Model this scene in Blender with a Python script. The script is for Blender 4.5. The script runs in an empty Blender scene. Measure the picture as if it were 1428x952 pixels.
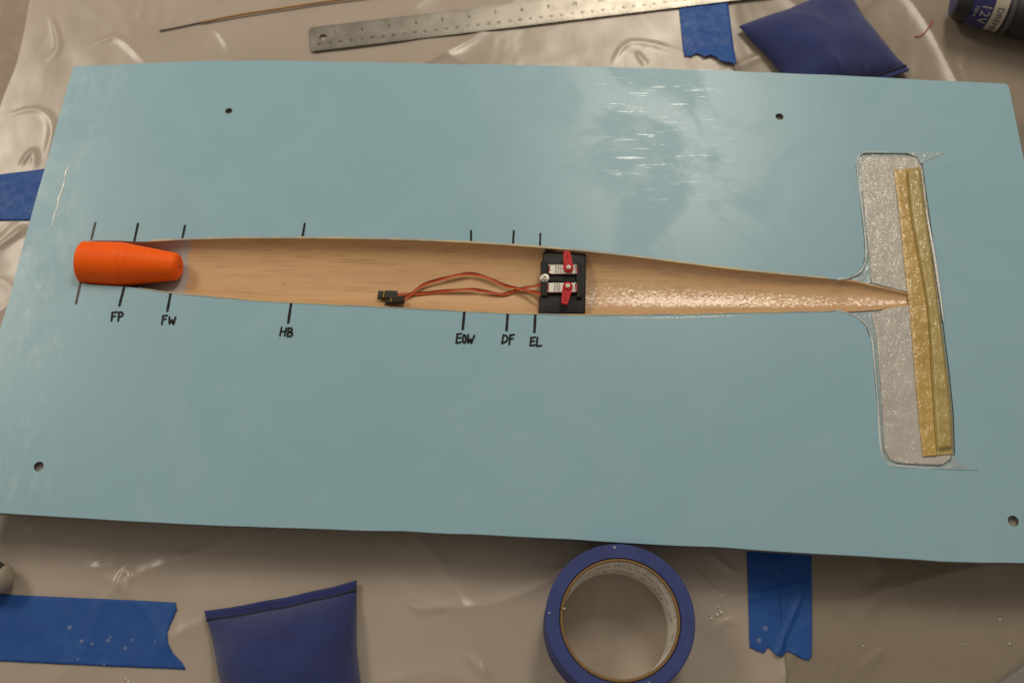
import bpy, math, random
from mathutils import Vector, noise, Matrix
from mathutils.geometry import delaunay_2d_cdt
random.seed(7)
SC = bpy.context.scene
COL = SC.collection
R = math.radians

# ------------------------------------------------------------------ camera, light, exposure
F, TH, H = 1400.0, R(23.0), 0.761          # focal length in photo pixels, tilt from straight down, height over the table
ST, CT = math.sin(TH), math.cos(TH)
cam = bpy.data.cameras.new('camera'); camo = bpy.data.objects.new('camera', cam); COL.objects.link(camo)
camo.location = (0, 0, H); camo.rotation_euler = (TH, 0, 0)
cam.sensor_width = 36.0; cam.lens = F / 1428.0 * 36.0; cam.clip_start = 0.01; cam.clip_end = 50
cam.dof.use_dof = True; cam.dof.focus_distance = 0.775; cam.dof.aperture_fstop = 5.0
SC.camera = camo
W = bpy.data.worlds.new('World'); SC.world = W; W.use_nodes = True
bg = W.node_tree.nodes['Background']; bg.inputs[0].default_value = (1.0, 0.90, 0.76, 1); bg.inputs[1].default_value = 0.29
def troffer(loc, sx, sy, e, col=(1.0, 0.90, 0.74)):
    l = bpy.data.lights.new('ceiling_lamp', 'AREA'); l.shape = 'RECTANGLE'; l.size = sx; l.size_y = sy
    l.energy = e; l.color = col
    o = bpy.data.objects.new('ceiling_lamp', l); COL.objects.link(o); o.location = loc
troffer((0.50, 2.02, 2.0), 0.55, 1.15, 33)
troffer((-1.75, 1.60, 2.0), 0.55, 1.15, 34)
troffer((2.6, 2.0, 2.0), 0.55, 1.15, 5)
SC.view_settings.view_transform = 'Standard'; SC.view_settings.look = 'None'
SC.view_settings.exposure = 0.05; SC.view_settings.gamma = 1.0; SC.view_settings.use_curve_mapping = False

# ------------------------------------------------------------------ helpers
def at(px, py, z=0.0):
    """the point at height z that photo pixel (px, py) shows"""
    u, v = px - 714.0, 476.0 - py
    d = (H - z) / (CT - v / F * ST)
    return Vector((u / F * d, d * (ST + v / F * CT), z))
def atl(pts, z=0.0): return [at(p[0], p[1], z) for p in pts]

def build(name, verts, faces, m, parent=None, smooth=False):
    base = parent_loc(parent)
    me = bpy.data.meshes.new(name)
    me.from_pydata([tuple(Vector(v) - base) for v in verts], [], faces)
    me.update()
    if smooth: me.shade_smooth()
    ms = m if isinstance(m, (list, tuple)) else [m]
    for q in ms: me.materials.append(q)
    o = bpy.data.objects.new(name, me); COL.objects.link(o)
    if parent: o.parent = parent
    return o
def parent_loc(p):
    l = Vector((0, 0, 0))
    while p is not None: l += p.location; p = p.parent
    return l
def tag(o, label=None, cat=None, group=None, kind=None):
    if label: o['label'] = label
    if cat: o['category'] = cat
    if group: o['group'] = group
    if kind: o['kind'] = kind
    return o
def thing(name, loc, label, cat, group=None):
    o = bpy.data.objects.new(name, None); COL.objects.link(o); o.location = loc; o.empty_display_size = 0.02
    return tag(o, label, cat, group)
class MB:
    def __init__(s): s.v = []; s.f = []
    def add(s, v, f):
        n = len(s.v); s.v += [Vector(q) for q in v]; s.f += [tuple(i + n for i in q) for q in f]; return s
    def build(s, name, m, parent=None, smooth=False): return build(name, s.v, s.f, m, parent, smooth)

def inside(p, poly):
    c = False; x, y = p[0], p[1]; n = len(poly); j = n - 1
    for i in range(n):
        xi, yi, xj, yj = poly[i][0], poly[i][1], poly[j][0], poly[j][1]
        if (yi > y) != (yj > y) and x < (xj - xi) * (y - yi) / (yj - yi) + xi: c = not c
        j = i
    return c
def cdt(outer, holes=(), extra=()):
    vs = []; es = []
    for lp in [outer] + list(holes):
        n0 = len(vs); n = len(lp)
        vs += [Vector((p[0], p[1])) for p in lp]
        es += [(n0 + i, n0 + (i + 1) % n) for i in range(n)]
    vs += [Vector((p[0], p[1])) for p in extra]
    ov, oe, of, *_ = delaunay_2d_cdt(vs, es, [], 0, 1e-7)
    tris = []
    for f in of:
        c = sum((ov[i] for i in f), Vector((0, 0))) / len(f)
        if inside(c, outer) and not any(inside(c, h) for h in holes):
            a, b, d = [ov[i] for i in f[:3]]
            tris.append(tuple(f) if (b - a).cross(d - a) > 0 else tuple(reversed(f)))
    return ov, tris
def slab(name, outer, holes, z1, z0, m, parent=None, side=None):
    """a plate with openings: flat top and bottom, side walls along every loop"""
    ov, tris = cdt(outer, holes); mb = MB()
    mb.add([(p.x, p.y, z1) for p in ov], tris)
    mb.add([(p.x, p.y, z0) for p in ov], [tuple(reversed(t)) for t in tris])
    for k, lp in enumerate([outer] + list(holes)):
        a = sum(lp[i][0] * lp[(i + 1) % len(lp)][1] - lp[(i + 1) % len(lp)][0] * lp[i][1] for i in range(len(lp)))
        L = list(lp) if a > 0 else list(reversed(lp))
        if k: L.reverse()
        n = len(L)
        mb.add([(p[0], p[1], z1) for p in L] + [(p[0], p[1], z0) for p in L],
               [(i, n + i, n + (i + 1) % n, (i + 1) % n) for i in range(n)])
    o = mb.build(name, [m, side] if side else m, parent)
    if side:
        for k in range(2 * len(tris), len(o.data.polygons)): o.data.polygons[k].material_index = 1
    return o
def grid(P, nu, nv):
    v = [P(i / nu, j / nv) for j in range(nv + 1) for i in range(nu + 1)]
    f = [(j * (nu + 1) + i, j * (nu + 1) + i + 1, (j + 1) * (nu + 1) + i + 1, (j + 1) * (nu + 1) + i) for j in range(nv) for i in range(nu)]
    return v, f
def thick_grid(P, nu, nv, t):
    """a grid sheet with real thickness t below it"""
    v, f = grid(P, nu, nv); n = len(v); mb = MB(); mb.add(v, f)
    mb.v += [q - Vector((0, 0, t)) for q in mb.v[:n]]
    mb.f += [tuple(reversed([i + n for i in q])) for q in f]
    row = nu + 1
    ring = list(range(row)) + [j * row + nu for j in range(1, nv + 1)] + [nv * row + i for i in range(nu - 1, -1, -1)] + [j * row for j in range(nv - 1, 0, -1)]
    k = len(ring)
    mb.f += [(ring[i], n + ring[i], n + ring[(i + 1) % k], ring[(i + 1) % k]) for i in range(k)]
    return mb
def smooth_path(pts, n=6):
    out = []; P = [Vector(p) for p in pts]
    for i in range(len(P) - 1):
        a, b, c, d = P[max(i - 1, 0)], P[i], P[i + 1], P[min(i + 2, len(P) - 1)]
        for k in range(n):
            t = k / n
            out.append(0.5 * ((2 * b) + (c - a) * t + (2 * a - 5 * b + 4 * c - d) * t * t + (3 * b - a - 3 * c + d) * t ** 3))
    out.append(P[-1]); return out
def tube(pts, r, n=8, mb=None):
    mb = mb or MB(); P = [Vector(p) for p in pts]; v = []; m = len(P)
    for i, p in enumerate(P):
        t = (P[min(i + 1, m - 1)] - P[max(i - 1, 0)]).normalized()
        s = t.cross(Vector((0, 0, 1)))
        s = s.normalized() if s.length > 1e-4 else Vector((1, 0, 0))
        w = s.cross(t); rr = r(i / (m - 1)) if callable(r) else r
        v += [p + s * (rr * math.cos(2 * math.pi * k / n)) + w * (rr * math.sin(2 * math.pi * k / n)) for k in range(n)]
    f = [(i * n + k, i * n + (k + 1) % n, (i + 1) * n + (k + 1) % n, (i + 1) * n + k) for i in range(m - 1) for k in range(n)]
    f += [tuple(range(n - 1, -1, -1)), tuple((m - 1) * n + k for k in range(n))]
    return mb.add(v, f)
def lathe(prof, o, ax, n=48, up=(0, 0, 1), mb=None, a0=0.0, a1=2 * math.pi):
    """prof: (distance along ax, radius)"""
    mb = mb or MB(); ax = Vector(ax).normalized(); o = Vector(o)
    e = Vector(up); e = (e - ax * e.dot(ax)).normalized(); g = ax.cross(e)
    full = abs(a1 - a0 - 2 * math.pi) < 1e-6; c = n if full else n + 1; v = []
    for (d, r) in prof:
        for k in range(c):
            a = a0 + (a1 - a0) * k / n
            v.append(o + ax * d + (e * math.cos(a) + g * math.sin(a)) * r)
    f = []
    for i in range(len(prof) - 1):
        for k in range(n):
            k2 = (k + 1) % c
            f.append((i * c + k, i * c + k2, (i + 1) * c + k2, (i + 1) * c + k))
    return mb.add(v, f)
def box(mb, c, sx, sy, sz, ang=0.0, bev=0.0, tilt=None):
    """box on centre c, with chamfered top edges"""
    M = Matrix.Rotation(ang, 3, 'Z')
    if tilt: M = M @ Matrix.Rotation(tilt[1], 3, tilt[0])
    hx, hy, hz = sx / 2, sy / 2, sz / 2; b = bev
    lv = [(-hx, -hy, -hz), (hx, -hy, -hz), (hx, hy, -hz), (-hx, hy, -hz)]
    if b:
        lv += [(-hx, -hy, hz - b), (hx, -hy, hz - b), (hx, hy, hz - b), (-hx, hy, hz - b)]
    lv += [(-hx + b, -hy + b, hz), (hx - b, -hy + b, hz), (hx - b, hy - b, hz), (-hx + b, hy - b, hz)]
    n = len(lv) // 4; f = [(3, 2, 1, 0), tuple(4 * (n - 1) + k for k in range(4))]
    for i in range(n - 1):
        for k in range(4): f.append((4 * i + k, 4 * i + (k + 1) % 4, 4 * i + 4 + (k + 1) % 4, 4 * i + 4 + k))
    return mb.add([Vector(c) + M @ Vector(q) for q in lv], f)
def stroke(pts, w, z, mb=None, wob=0.0):
    """a pen stroke: a ribbon with rounded ends lying at height z, tapering a little"""
    mb = mb or MB(); P = [Vector((p[0], p[1], 0)) for p in pts]
    Q = []
    for i in range(len(P) - 1):
        k = max(2, int((P[i + 1] - P[i]).length / 0.0008))
        for j in range(k): Q.append(P[i].lerp(P[i + 1], j / k))
    Q.append(P[-1]); m = len(Q); v = []
    for i, p in enumerate(Q):
        t = (Q[min(i + 1, m - 1)] - Q[max(i - 1, 0)]).normalized(); s = Vector((-t.y, t.x, 0))
        ww = w / 2 * (1 + wob * noise.noise((p.x * 900, p.y * 900, 5.0)))
        v += [Vector((p.x, p.y, z)) + s * ww, Vector((p.x, p.y, z)) - s * ww]
    f = [(2 * i + 1, 2 * i + 3, 2 * i + 2, 2 * i) for i in range(m - 1)]
    mb.add(v, f)
    for e in (0, -1):
        c = Q[e]; n = 10
        mb.add([(c.x + w / 2 * .98 * math.cos(6.2832 * k / n), c.y + w / 2 * .98 * math.sin(6.2832 * k / n), z + (0.00002 if e else 0.00004)) for k in range(n)], [tuple(range(n))])
    return mb
def text_geo(s, size, cx=True):
    cu = bpy.data.curves.new('lettering', 'FONT'); cu.body = s; cu.size = size
    cu.align_x = 'CENTER'; cu.align_y = 'CENTER'; cu.resolution_u = 3
    o = bpy.data.objects.new('lettering_source', cu); COL.objects.link(o)
    bpy.context.view_layer.update()
    me = bpy.data.meshes.new_from_object(o.evaluated_get(bpy.context.evaluated_depsgraph_get()))
    v = [q.co.copy() for q in me.vertices]; f = [tuple(p.vertices) for p in me.polygons]
    bpy.data.objects.remove(o); bpy.data.curves.remove(cu); bpy.data.meshes.remove(me)
    return v, f
def lerp(a, b, t): return a + (b - a) * t
def interp(xs, ys, x):
    if x <= xs[0]: return ys[0]
    for i in range(len(xs) - 1):
        if x <= xs[i + 1]: return lerp(ys[i], ys[i + 1], (x - xs[i]) / (xs[i + 1] - xs[i]))
    return ys[-1]
def sstep(a, b, x):
    t = min(max((x - a) / (b - a), 0), 1); return t * t * (3 - 2 * t)

# ------------------------------------------------------------------ materials
class NT:
    def __init__(s, name):
        s.m = bpy.data.materials.new(name); s.m.use_nodes = True; s.t = s.m.node_tree
        s.b = s.t.nodes['Principled BSDF']; s.out = s.t.nodes['Material Output']
        s.g = s.t.nodes.new('ShaderNodeNewGeometry')
    def n(s, typ, **kw):
        q = s.t.nodes.new(typ)
        for k, v in kw.items(): setattr(q, k, v)
        return q
    def link(s, a, b): s.t.links.new(a, b)
    def pos(s, sc=(1, 1, 1), rot=0.0, off=(0, 0, 0)):
        q = s.n('ShaderNodeMapping'); q.inputs['Scale'].default_value = sc; q.inputs['Rotation'].default_value = (0, 0, rot); q.inputs['Location'].default_value = off
        s.link(s.g.outputs['Position'], q.inputs[0]); return q.outputs[0]
    def noise(s, scale, detail=3, vec=None, rough=.55, dist=0):
        q = s.n('ShaderNodeTexNoise'); q.inputs['Scale'].default_value = scale; q.inputs['Detail'].default_value = detail
        q.inputs['Roughness'].default_value = rough; q.inputs['Distortion'].default_value = dist
        s.link(vec if vec else s.g.outputs['Position'], q.inputs['Vector']); return q.outputs['Fac']
    def voro(s, scale, out='Distance', feature='F1', vec=None):
        q = s.n('ShaderNodeTexVoronoi', feature=feature); q.inputs['Scale'].default_value = scale
        s.link(vec if vec else s.g.outputs['Position'], q.inputs['Vector']); return q.outputs[out]
    def ramp(s, fac, a, b, lo=0.0, hi=1.0):
        q = s.n('ShaderNodeMapRange'); q.inputs[1].default_value = a; q.inputs[2].default_value = b; q.inputs[3].default_value = lo; q.inputs[4].default_value = hi
        s.link(fac, q.inputs[0]); return q.outputs[0]
    def math(s, op, a, b=None):
        q = s.n('ShaderNodeMath', operation=op)
        for i, x in enumerate((a, b)):
            if x is None: continue
            if isinstance(x, (int, float)): q.inputs[i].default_value = x
            else: s.link(x, q.inputs[i])
        return q.outputs[0]
    def mix(s, fac, a, b):
        q = s.n('ShaderNodeMix', data_type='RGBA')
        if isinstance(fac, (int, float)): q.inputs[0].default_value = fac
        else: s.link(fac, q.inputs[0])
        for i, x in ((6, a), (7, b)):
            if isinstance(x, tuple): q.inputs[i].default_value = (*x, 1)
            else: s.link(x, q.inputs[i])
        return q.outputs[2]
    def xyz(s):
        q = s.n('ShaderNodeSeparateXYZ'); s.link(s.g.outputs['Position'], q.inputs[0]); return q.outputs
    def col(s, c):
        if isinstance(c, tuple): s.b.inputs['Base Color'].default_value = (*c, 1)
        else: s.link(c, s.b.inputs['Base Color'])
    def set(s, k, v):
        if isinstance(v, (int, float)): s.b.inputs[k].default_value = v
        else: s.link(v, s.b.inputs[k])
    def facets(s, scale, amt, vec=None, base=None):
        c = s.voro(scale, 'Color', vec=vec); q = s.n('ShaderNodeVectorMath', operation='SUBTRACT'); s.link(c, q.inputs[0]); q.inputs[1].default_value = (.5, .5, .5)
        k = s.n('ShaderNodeVectorMath', operation='SCALE'); s.link(q.outputs[0], k.inputs[0])
        if isinstance(amt, (int, float)): k.inputs['Scale'].default_value = amt
        else: s.link(amt, k.inputs['Scale'])
        a = s.n('ShaderNodeVectorMath', operation='ADD'); s.link(base if base else s.g.outputs['Normal'], a.inputs[0]); s.link(k.outputs[0], a.inputs[1])
        n = s.n('ShaderNodeVectorMath', operation='NORMALIZE'); s.link(a.outputs[0], n.inputs[0]); s.link(n.outputs[0], s.b.inputs['Coat Normal'])
    def bump(s, h, strength, dist=0.001, prev=None, coat=False):
        q = s.n('ShaderNodeBump'); q.inputs['Strength'].default_value = strength; q.inputs['Distance'].default_value = dist
        s.link(h, q.inputs['Height'])
        if prev: s.link(prev, q.inputs['Normal'])
        s.link(q.outputs[0], s.b.inputs['Normal'])
        if coat: s.link(q.outputs[0], s.b.inputs['Coat Normal'])
        return q.outputs[0]
def plain(name, c, rough=.5, metal=0.0, var=.12, scale=300, bump=.15, coat=0.0, spec=.5):
    t = NT(name); d = tuple(x * (1 - var * 1.5) for x in c); e = tuple(min(1, x * (1 + var)) for x in c)
    t.col(t.mix(t.noise(scale, 4), d, e)); t.set('Roughness', t.ramp(t.noise(scale * .6, 3), .3, .7, max(rough - .08, .02), rough + .08))
    t.set('Metallic', metal); t.set('Coat Weight', coat); t.set('Specular IOR Level', spec)
    if bump: t.bump(t.noise(scale * 4, 3), bump, .0004)
    return t.m
M = {}
# painted board: pale teal brushed paint, uneven gloss
t = NT('teal_board_paint')
st = t.noise(22, 5, t.pos((1, 14, 1)), .65)
cl = t.noise(7, 4); fine = t.noise(90, 4, t.pos((.25, 1, 1)))
c1 = t.mix(t.ramp(cl, .3, .7), (.246, .400, .476), (.260, .420, .500))
c2 = t.mix(t.ramp(st, .35, .7, 0, .3), c1, (.272, .434, .516))
sp = t.ramp(t.voro(42), .012, .022, 1, 0)
sp = t.math('MULTIPLY', sp, t.ramp(t.noise(9, 1), .5, .56))
c3 = t.mix(sp, c2, (.05, .05, .045))
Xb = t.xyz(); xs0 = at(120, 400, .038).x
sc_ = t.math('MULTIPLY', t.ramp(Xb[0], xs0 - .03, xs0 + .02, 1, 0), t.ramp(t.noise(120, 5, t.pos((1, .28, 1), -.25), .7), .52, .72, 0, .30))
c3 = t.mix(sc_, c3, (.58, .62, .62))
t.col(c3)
gl = t.ramp(t.noise(13, 6, None, .6, .6), .42, .54)
hb = t.math('ADD', t.math('MULTIPLY', t.noise(260, 3, t.pos((.06, 1, 1))), .6), t.math('MULTIPLY', st, .5))
nb = t.bump(hb, .028, .0010)
scr = t.noise(720, 2, t.pos((.05, 1, 1), 0, (3.1, 1.7, 0)), .4)
scm = t.ramp(t.noise(11, 2, t.pos((1, 1, 1), 0, (.4, .9, 0))), .5, .6)
q0, q1 = at(830, 300, .038), at(1010, 105, .038); Xs = t.xyz()
bxm = t.math('MULTIPLY', t.math('MULTIPLY', t.ramp(Xs[0], q0.x, q0.x + .02), t.ramp(Xs[0], q1.x - .02, q1.x + .01, 1, 0)), t.math('MULTIPLY', t.ramp(Xs[1], q0.y - .01, q0.y + .05), t.ramp(Xs[1], q1.y - .02, q1.y, 1, .4)))
dash = t.math('MULTIPLY', t.ramp(scr, .63, .68), bxm)
tn = t.ramp(t.noise(150, 2, t.pos((.5, 1, 1))), .42, .55)
dash = t.math('MULTIPLY', dash, tn)
rg = t.ramp(gl, 0, 1, .40, .27)
t.set('Roughness', t.math('MAXIMUM', t.math('SUBTRACT', rg, t.math('MULTIPLY', dash, .20)), .08))
t.set('Specular IOR Level', t.math('ADD', t.math('MULTIPLY', dash, .22), .24))
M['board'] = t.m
M['board_edge'] = plain('board_raw_edge', (.16, .14, .11), .8, scale=120)
M['hole'] = plain('drilled_core', (.30, .28, .24), .9, scale=900, var=.3)
# wood liner: fine straight grain, wet and glossy towards the tail, grey filler at the nose
t = NT('wood_liner')
X = t.xyz()
gr = t.noise(110, 6, t.pos((.05, 1, 1)), .62); gr2 = t.noise(560, 3, t.pos((.05, 1, 1)))
fl = t.noise(14, 4, t.pos((.5, 1, 1)))
w = t.mix(t.ramp(gr, .3, .72), (.56, .340, .165), (.46, .265, .122))
w = t.mix(t.ramp(gr2, .54, .70, 0, .60), w, (.31, .160, .066))
w = t.mix(t.ramp(fl, .45, .75, 0, .4), w, (.58, .365, .19))
kn = t.ramp(t.voro(38, vec=t.pos((.6, 1, 1))), .03, .075, .45, 0)
w = t.mix(kn, w, (.31, .160, .066))
xa = at(263, 370, .03).x
edge = t.math('ADD', X[0], t.ramp(t.noise(55, 3), .3, .7, -.0025, .0025))
w = t.mix(t.ramp(edge, xa - .0012, xa + .0012, 1, 0), w, (.36, .34, .32))
t.col(w)
xw0, xw1 = at(760, 400, .03).x, at(900, 400, .03).x
wet = t.ramp(X[0], xw0, xw1)
t.set('Roughness', .55); t.set('Coat Roughness', .19)
t.set('Coat Weight', t.ramp(wet, 0, 1, .10, .95)); 
t.bump(t.math('MULTIPLY', gr2, .8), .15, .0008)
t.facets(1500, .15, t.pos((.35, 1, 1)))
M['wood'] = t.m
t = NT('liner_rim'); 
t.col(t.mix(t.ramp(t.noise(45, 4), .4, .6), (.50, .40, .20), (.30, .29, .26))); t.set('Roughness', .45); t.bump(t.noise(600, 3), .3, .0006)
M['rim'] = t.m
# wet glass cloth and yellow cloth
def cloth_mat(name, ca, cb, ang, weave, sc):
    t = NT(name)
    wv = t.n('ShaderNodeTexWave', wave_type='BANDS'); wv.inputs['Scale'].default_value = weave; wv.inputs['Distortion'].default_value = .6
    t.link(t.pos((1, 1, 1), ang), wv.inputs[0])
    n1 = t.noise(70, 4)
    t.col(t.mix(t.math('ADD', t.math('MULTIPLY', wv.outputs[1], .35), t.ramp(n1, .3, .7, 0, .65)), ca, cb))
    t.set('Roughness', .55); t.set('Coat Weight', 1.0); t.set('Coat Roughness', .21)
    hh = t.math('ADD', t.math('MULTIPLY', t.noise(1100, 2), .6), t.math('MULTIPLY', wv.outputs[1], .3))
    t.bump(hh, .35, .0006); t.facets(sc, .30)
    return t.m
M['glass'] = cloth_mat('wet_glass_cloth', (.36, .335, .30), (.46, .435, .395), .4, 160, 1700)
M['kevlar'] = cloth_mat('yellow_aramid_cloth', (.36, .215, .032), (.50, .33, .075), .75, 190, 1700)
M['kevlar_fold'] = cloth_mat('yellow_aramid_cloth_fold', (.30, .215, .045), (.42, .315, .095), -.75, 230, 1700)
t = NT('clear_resin_skin'); t.col(t.mix(t.noise(60, 4), (.235, .345, .385), (.33, .42, .44))); t.set('Roughness', .35); t.set('Coat Weight', 1.0); t.set('Coat Roughness', .06)
t.bump(t.noise(110, 4), .55, .002, None, True); M['resin'] = t.m
t = NT('clear_resin_bead'); t.col((.46, .52, .51)); t.set('Roughness', .2); t.set('Transmission Weight', 0); t.set('IOR', 1.5); t.bump(t.noise(240, 3), .4, .001); M['bead'] = t.m
t = NT('clear_resin_drop'); t.col((.8, .78, .72)); t.set('Roughness', .08); t.set('Specular IOR Level', .8)
tr = t.n('ShaderNodeBsdfTransparent'); mx = t.n('ShaderNodeMixShader'); mx.inputs[0].default_value = .13
t.link(tr.outputs[0], mx.inputs[1]); t.link(t.b.outputs[0], mx.inputs[2]); t.link(mx.outputs[0], t.out.inputs[0]); M['drop'] = t.m
M['white_resin'] = plain('white_resin_bead', (.60, .61, .59), .2, scale=300, bump=.12, coat=.8)
# tools and small parts
t = NT('orange_printed_plastic'); X = t.xyz()
lay = t.n('ShaderNodeTexWave', wave_type='BANDS', bands_direction='X'); lay.inputs['Scale'].default_value = 330; lay.inputs['Distortion'].default_value = .4
t.link(t.g.outputs['Position'], lay.inputs[0])
t.col(t.mix(t.noise(60, 3, t.pos((6, .4, .4))), (.86, .100, .003), (.97, .136, .004))); t.set('Roughness', .48); t.set('Specular IOR Level', .16)
t.bump(t.math('ADD', lay.outputs[1], t.math('MULTIPLY', t.noise(40, 4, t.pos((5, 1, 1))), 1.5)), .28, .0005); M['orange'] = t.m
M['black'] = plain('black_print', (.012, .012, .012), .36, scale=900, bump=.6, var=.4, spec=.3)
M['black2'] = plain('black_print_rail', (.020, .020, .019), .55, scale=1100, bump=.9, var=.5, spec=.3)
M['conn'] = plain('black_connector', (.011, .010, .009), .38, scale=400)
M['gold'] = plain('gold_contact', (.62, .46, .18), .3, 1.0, scale=500)
M['steel'] = plain('screw_steel', (.40, .375, .33), .26, 1.0, scale=900)
M['dark'] = plain('dark_slot', (.02, .019, .018), .7)
M['servo_red'] = plain('red_servo_case', (.30, .012, .012), .3, scale=300, coat=.3)
M['horn'] = plain('red_horn_plastic', (.46, .010, .012), .45, scale=500, var=.1, bump=.1, spec=.22)
M['label'] = plain('white_sticker', (.70, .66, .61), .4, scale=300, var=.05, bump=.05)
M['brown_wire'] = plain('brown_wire', (.13, .028, .010), .4, scale=500)
M['red_wire'] = plain('red_wire', (.52, .026, .008), .4, scale=500)
M['orange_wire'] = plain('orange_wire', (.66, .13, .02), .4, scale=500)
M['ink'] = plain('marker_ink', (.010, .009, .009), .6, scale=1500, var=.5, bump=.1, spec=.2)
M['ink_faint'] = plain('faint_marker_ink', (.060, .042, .036), .55, scale=900, var=.6, bump=.1)
t = NT('blue_tape'); X = t.noise(140, 5); crp = t.noise(420, 3, t.pos((1, .35, 1)))
t.col(t.mix(t.ramp(t.noise(28, 4), .35, .7), (.008, .062, .27), (.016, .082, .30)))
t.set('Roughness', t.ramp(X, .35, .65, .46, .66)); t.set('Specular IOR Level', .3); t.bump(t.math('ADD', crp, t.math('MULTIPLY', t.noise(60, 3), .8)), .35, .0007); M['tape'] = t.m
t = NT('blue_tape_roll_side'); 
sd = t.ramp(t.voro(160), .03, .06, 1, 0); sd = t.math('MULTIPLY', sd, t.ramp(t.noise(45, 2), .5, .58))
t.col(t.mix(sd, t.mix(t.ramp(t.noise(90, 5), .3, .7), (.017, .030, .150), (.030, .048, .200)), (.30, .28, .25))); t.set('Roughness', .62)
_c = at(865, 862.5, .051); rw = t.n('ShaderNodeTexWave', wave_type='RINGS', rings_direction='Z'); rw.inputs['Scale'].default_value = 330; rw.inputs['Distortion'].default_value = .5
t.link(t.pos((1, 1, 1), 0, (-_c.x, -_c.y, 0)), rw.inputs[0])
t.bump(t.math('ADD', t.noise(500, 4), t.math('MULTIPLY', rw.outputs[1], .8)), .35, .0006); M['tape_side'] = t.m
M['card'] = plain('brown_cardboard', (.235, .135, .050), .85, scale=700, var=.3, bump=.6)
M['paper'] = plain('white_core_paper', (.72, .68, .62), .7, scale=200)
M['print'] = plain('blue_black_print', (.045, .050, .085), .7, scale=200)
t = NT('navy_canvas')
wx = t.n('ShaderNodeTexWave', wave_type='BANDS', bands_direction='X'); wx.inputs['Scale'].default_value = 300; wx.inputs['Distortion'].default_value = 1.0
wy = t.n('ShaderNodeTexWave', wave_type='BANDS', bands_direction='Y'); wy.inputs['Scale'].default_value = 300; wy.inputs['Distortion'].default_value = 1.0
rp = t.pos((1, 1, 1), .12); t.link(rp, wx.inputs[0]); t.link(rp, wy.inputs[0])
ww = t.math('MULTIPLY', wx.outputs[1], wy.outputs[1])
cc = t.mix(t.ramp(t.noise(38, 5), .3, .75), (.008, .016, .108), (.015, .029, .150))
cc = t.mix(t.ramp(t.noise(420, 3), .45, .7, 0, .5), cc, (.006, .009, .060))
cc = t.mix(t.math('MULTIPLY', ww, .6), cc, (.032, .042, .180))
ld = t.math('MULTIPLY', t.ramp(t.voro(120), .03, .06, .8, 0), t.ramp(t.noise(30, 2), .58, .64))
t.col(t.mix(ld, cc, (.34, .32, .30))); t.set('Roughness', .9); t.set('Sheen Weight', .25); t.set('Sheen Roughness', .5)
t.bump(t.math('ADD', ww, t.math('MULTIPLY', t.noise(60, 4), 1.2)), .45, .0008); M['canvas'] = t.m
M['thread'] = plain('black_thread', (.015, .015, .018), .85, scale=900, bump=.8)
t = NT('ruler_steel'); bx = at(985, 5) - at(433, 72); ra = math.atan2(bx.y, bx.x)
t.col(t.mix(t.ramp(t.noise(50, 5), .3, .7), (.21, .195, .170), (.28, .26, .23))); t.set('Metallic', 1.0)
t.set('Roughness', t.ramp(t.noise(90, 4), .3, .7, .33, .42)); t.bump(t.noise(500, 2, t.pos((.08, 1, 1), -ra)), .012, .0004); M['ruler'] = t.m
M['engrave'] = plain('engraved_black', (.035, .032, .028), .7, .0, scale=900, var=.4)
M['brass'] = plain('amber_rod', (.36, .165, .030), .42, .15, scale=300, var=.2)
M['rod_tip'] = plain('dark_rod_tip', (.11, .10, .085), .4, .7, scale=300)
M['tool_black'] = plain('tool_black_plastic', (.012, .012, .013), .38, scale=700, bump=.4)
M['tool_grey'] = plain('tool_grey_ring', (.060, .056, .053), .45, scale=300)
M['tool_blue'] = plain('tool_blue_label', (.012, .012, .110), .28, scale=150, var=.2, coat=.3)
M['tool_cap'] = plain('tool_blue_endcap', (.030, .040, .150), .5, scale=90, var=.5)
M['tool_white'] = plain('tool_silver_label', (.42, .38, .31), .35, scale=200, var=.08)
M['tool_text'] = plain('tool_print_pale', (.36, .34, .32), .5)
M['tool_dark_text'] = plain('tool_print_navy', (.02, .025, .075), .5)
M['cream'] = plain('cream_plastic', (.34, .29, .22), .4, scale=150)
M['grey_block'] = plain('grey_rubber', (.22, .20, .19), .85, scale=600, var=.25, bump=.5)
M['chip'] = plain('white_resin_chip', (.66, .62, .55), .35, scale=800, bump=.6)
M['red_pencil'] = plain('red_pencil', (.36, .06, .03), .7)
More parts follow.
